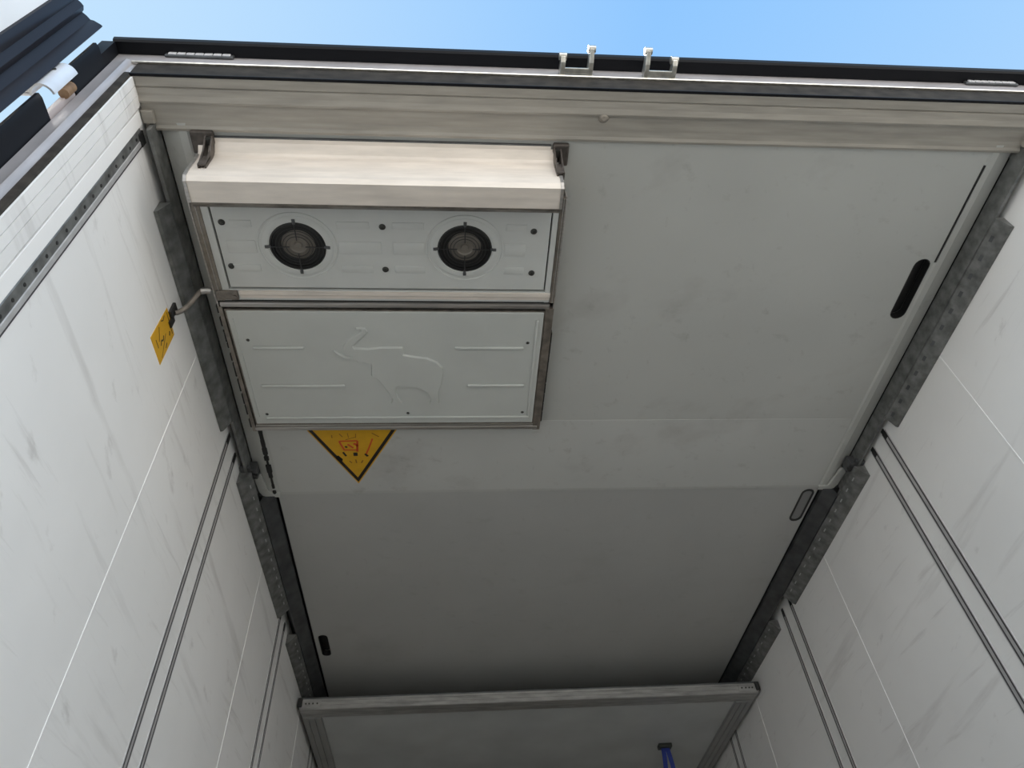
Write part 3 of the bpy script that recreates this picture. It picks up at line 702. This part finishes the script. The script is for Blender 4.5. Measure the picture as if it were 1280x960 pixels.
# black box above each open slot
for i,(cx,cy,lx,ly,z) in enumerate(((1.520,1.302,0.050,0.235,ZC1),(-0.654,3.525,0.043,0.205,ZC2))):
    t = thing('grip_pocket', (cx,cy,z), ('long black grip slot in the rear ceiling panel, right of the cooling unit','short black grip slot in the inner ceiling near the left channel')[i], 'slot')
    b = MB(); o1 = rounded_slot(cx,cy,lx+0.004,ly+0.004); o2 = rounded_slot(cx,cy,lx-0.001,ly-0.001)
    ring_poly(b, o1, o2, z-0.0012, 0.03); b.build('rubber_edge', M['black'], t)
    b = MB(); b.poly([(x,y,z+0.035) for x,y in rounded_slot(cx,cy,lx+0.01,ly+0.01)],(0,0,0.003)); b.build('pocket_back', M['black'], t)
# black sealant down the left edge between the unit and the ceiling's end
random.seed(11); sb = MB(); y = 1.93
while y < 2.285:
    L = random.uniform(0.02,0.045); w = random.uniform(0.004,0.011); xx = XL+0.100-0.010*(y-1.93)
    sb.box(xx-w,xx+w*0.9,y,y+L,ZC1-0.010,ZC1+0.004,0.003); y += L-0.006+ (0.02 if 2.22<y<2.25 else 0)
tag(sb.build('sealant_bead', M['caulk_and_shade']), 'lumpy black sealant beside the far left corner of the cooling unit', 'sealant')
dg = MB(); dg.lathe((0.408,0.752,1.916),[(0.0001,-0.006),(0.006,-0.007),(0.010,-0.005),(0.015,0.0),(0.013,0.003)],12,False)
tag(dg.build('drain_nipple', M['grime'], None, True), 'small dirty plug in the cream strip above the open ceiling', 'plug')

tag(MB().prism([(1.5552,ZC1-0.0008),(1.5628,ZC1-0.0008),(1.5622,ZC1+0.012),(1.5558,ZC1+0.012)],0.8625,1.1945,'y').build('slit_shade_strip', M['caulk_and_shade']), 'thin black strip painting the shade in the slit along the right edge of the rear ceiling', 'painted shade')  # black bead paints the shade inside the slit cut in the ceiling
# ------------------------------------------------------------------ stowed partition
pt = thing('stowed_partition', (XM,4.8,1.72), 'aluminium framed partition stowed flat under the inner ceiling', 'partition')
pxa, pxb, py0, py1, pzb, pzt = XL+0.018, XR-0.018, 3.775, 6.15, 1.712, 1.765
fr = MB(); fr.prism([(py0,pzb+0.004),(py0,1.728),(py0+0.003,1.731),(py0,1.734),(py0,1.748),(py0+0.003,1.751),(py0,1.754),(py0,pzt),(py0+0.11,pzt),(py0+0.11,pzb+0.006),(py0+0.060,pzb+0.006),(py0+0.057,pzb+0.002),(py0+0.004,pzb)], pxa, pxb)
fr.build('front_rail', M['pframe'], pt)
for xa,xb in ((pxa,pxa+0.10),(pxb-0.10,pxb)):
    m_ = MB(); w=(xb-xa)
    m_.prism([(xa,pzb+0.006),(xa+0.006,pzb),(xa+w*0.30,pzb),(xa+w*0.33,pzb+0.004),(xa+w*0.36,pzb),(xa+w*0.62,pzb),(xa+w*0.65,pzb+0.004),(xa+w*0.68,pzb),(xb-0.004,pzb),(xb,pzb+0.006),(xb,pzt),(xa,pzt)], py0+0.11, py1, 'y')
    m_.build('side_rail', M['pstile'], pt)
MB().box(pxa+0.10,pxb-0.10,py0+0.11,py1,pzb+0.012,pzt).build('panel', M['part'], pt)
MB().box(pxa,pxb,py0+0.0,py0+0.03,pzt,pzt+0.01,0.003).build('top_seal', M['galvd'], pt)
for s,X in ((1,pxa),(-1,pxb)):
    a,b = X-s*0.004, X+s*0.105
    e_ = MB(); e_.box(min(a,b),max(a,b),py0-0.0035,py0+0.004,pzb+0.008,pzt-0.004,0.001); 
    ep = e_.build('corner_plate', M['pframe'], pt)
    a,b = X-s*0.012, X+s*0.012
    MB().box(min(a,b),max(a,b),py0-0.012,py0+0.03,pzb+0.010,pzt+0.006,0.005).build('corner_buffer', M['black'], pt)
    rr = MB()
    for q in (0.030,0.047,0.066,0.088): rr.cyl((X+s*q,py0-0.0035,(pzb+pzt)/2+0.001),0.0042,-0.0035,'y',10)
    split_build(rr, 'rivet', M['screw'], pt)
    # hangers up to the roller channel
    for yy in (3.95,5.2):
        a,b = X+s*0.010, X+s*0.022
        MB().box(min(a,b),max(a,b),yy,yy+0.05,pzt-0.004,1.885,0.003).build('hanger', M['galvd'], pt)
# strap hanging below the partition
zs = pzb+0.012
ss = thing('blue_strap', (1.26,4.43,zs), 'blue webbing strap hanging from a dark fitting on the stowed partition', 'strap')
SX, SY = 1.262, 4.440
MB().box(SX-0.040,SX+0.040,SY-0.022,SY+0.030,zs-0.022,zs+0.001,0.004).build('fitting', M['green'], ss)
for s,dx in ((-1,-0.055),(1,0.045)):
    b = MB(); n=12; prev=None
    L = [(SX+s*0.012+dx*(i/n)+0.004*math.sin(i*0.9), SY+0.01*math.sin(i*0.5)-0.02*i/n, zs-0.02-0.55*i/n) for i in range(n+1)]
    w = 0.013
    A_ = b.verts([(x-w,y,z) for x,y,z in L]); B_ = b.verts([(x+w,y,z) for x,y,z in L])
    A2 = b.verts([(x-w,y+0.003,z) for x,y,z in L]); B2 = b.verts([(x+w,y+0.003,z) for x,y,z in L])
    for i in range(n):
        b.face([A_[i],B_[i],B_[i+1],A_[i+1]]); b.face([A2[i],A2[i+1],B2[i+1],B2[i]]); b.face([A_[i],A_[i+1],A2[i+1],A2[i]]); b.face([B_[i],B2[i],B2[i+1],B_[i+1]])
    b.face([A_[0],A2[0],B2[0],B_[0]]); b.face([A_[n],B_[n],B2[n],A2[n]])
    b.build('webbing', M['blue'], ss, True)
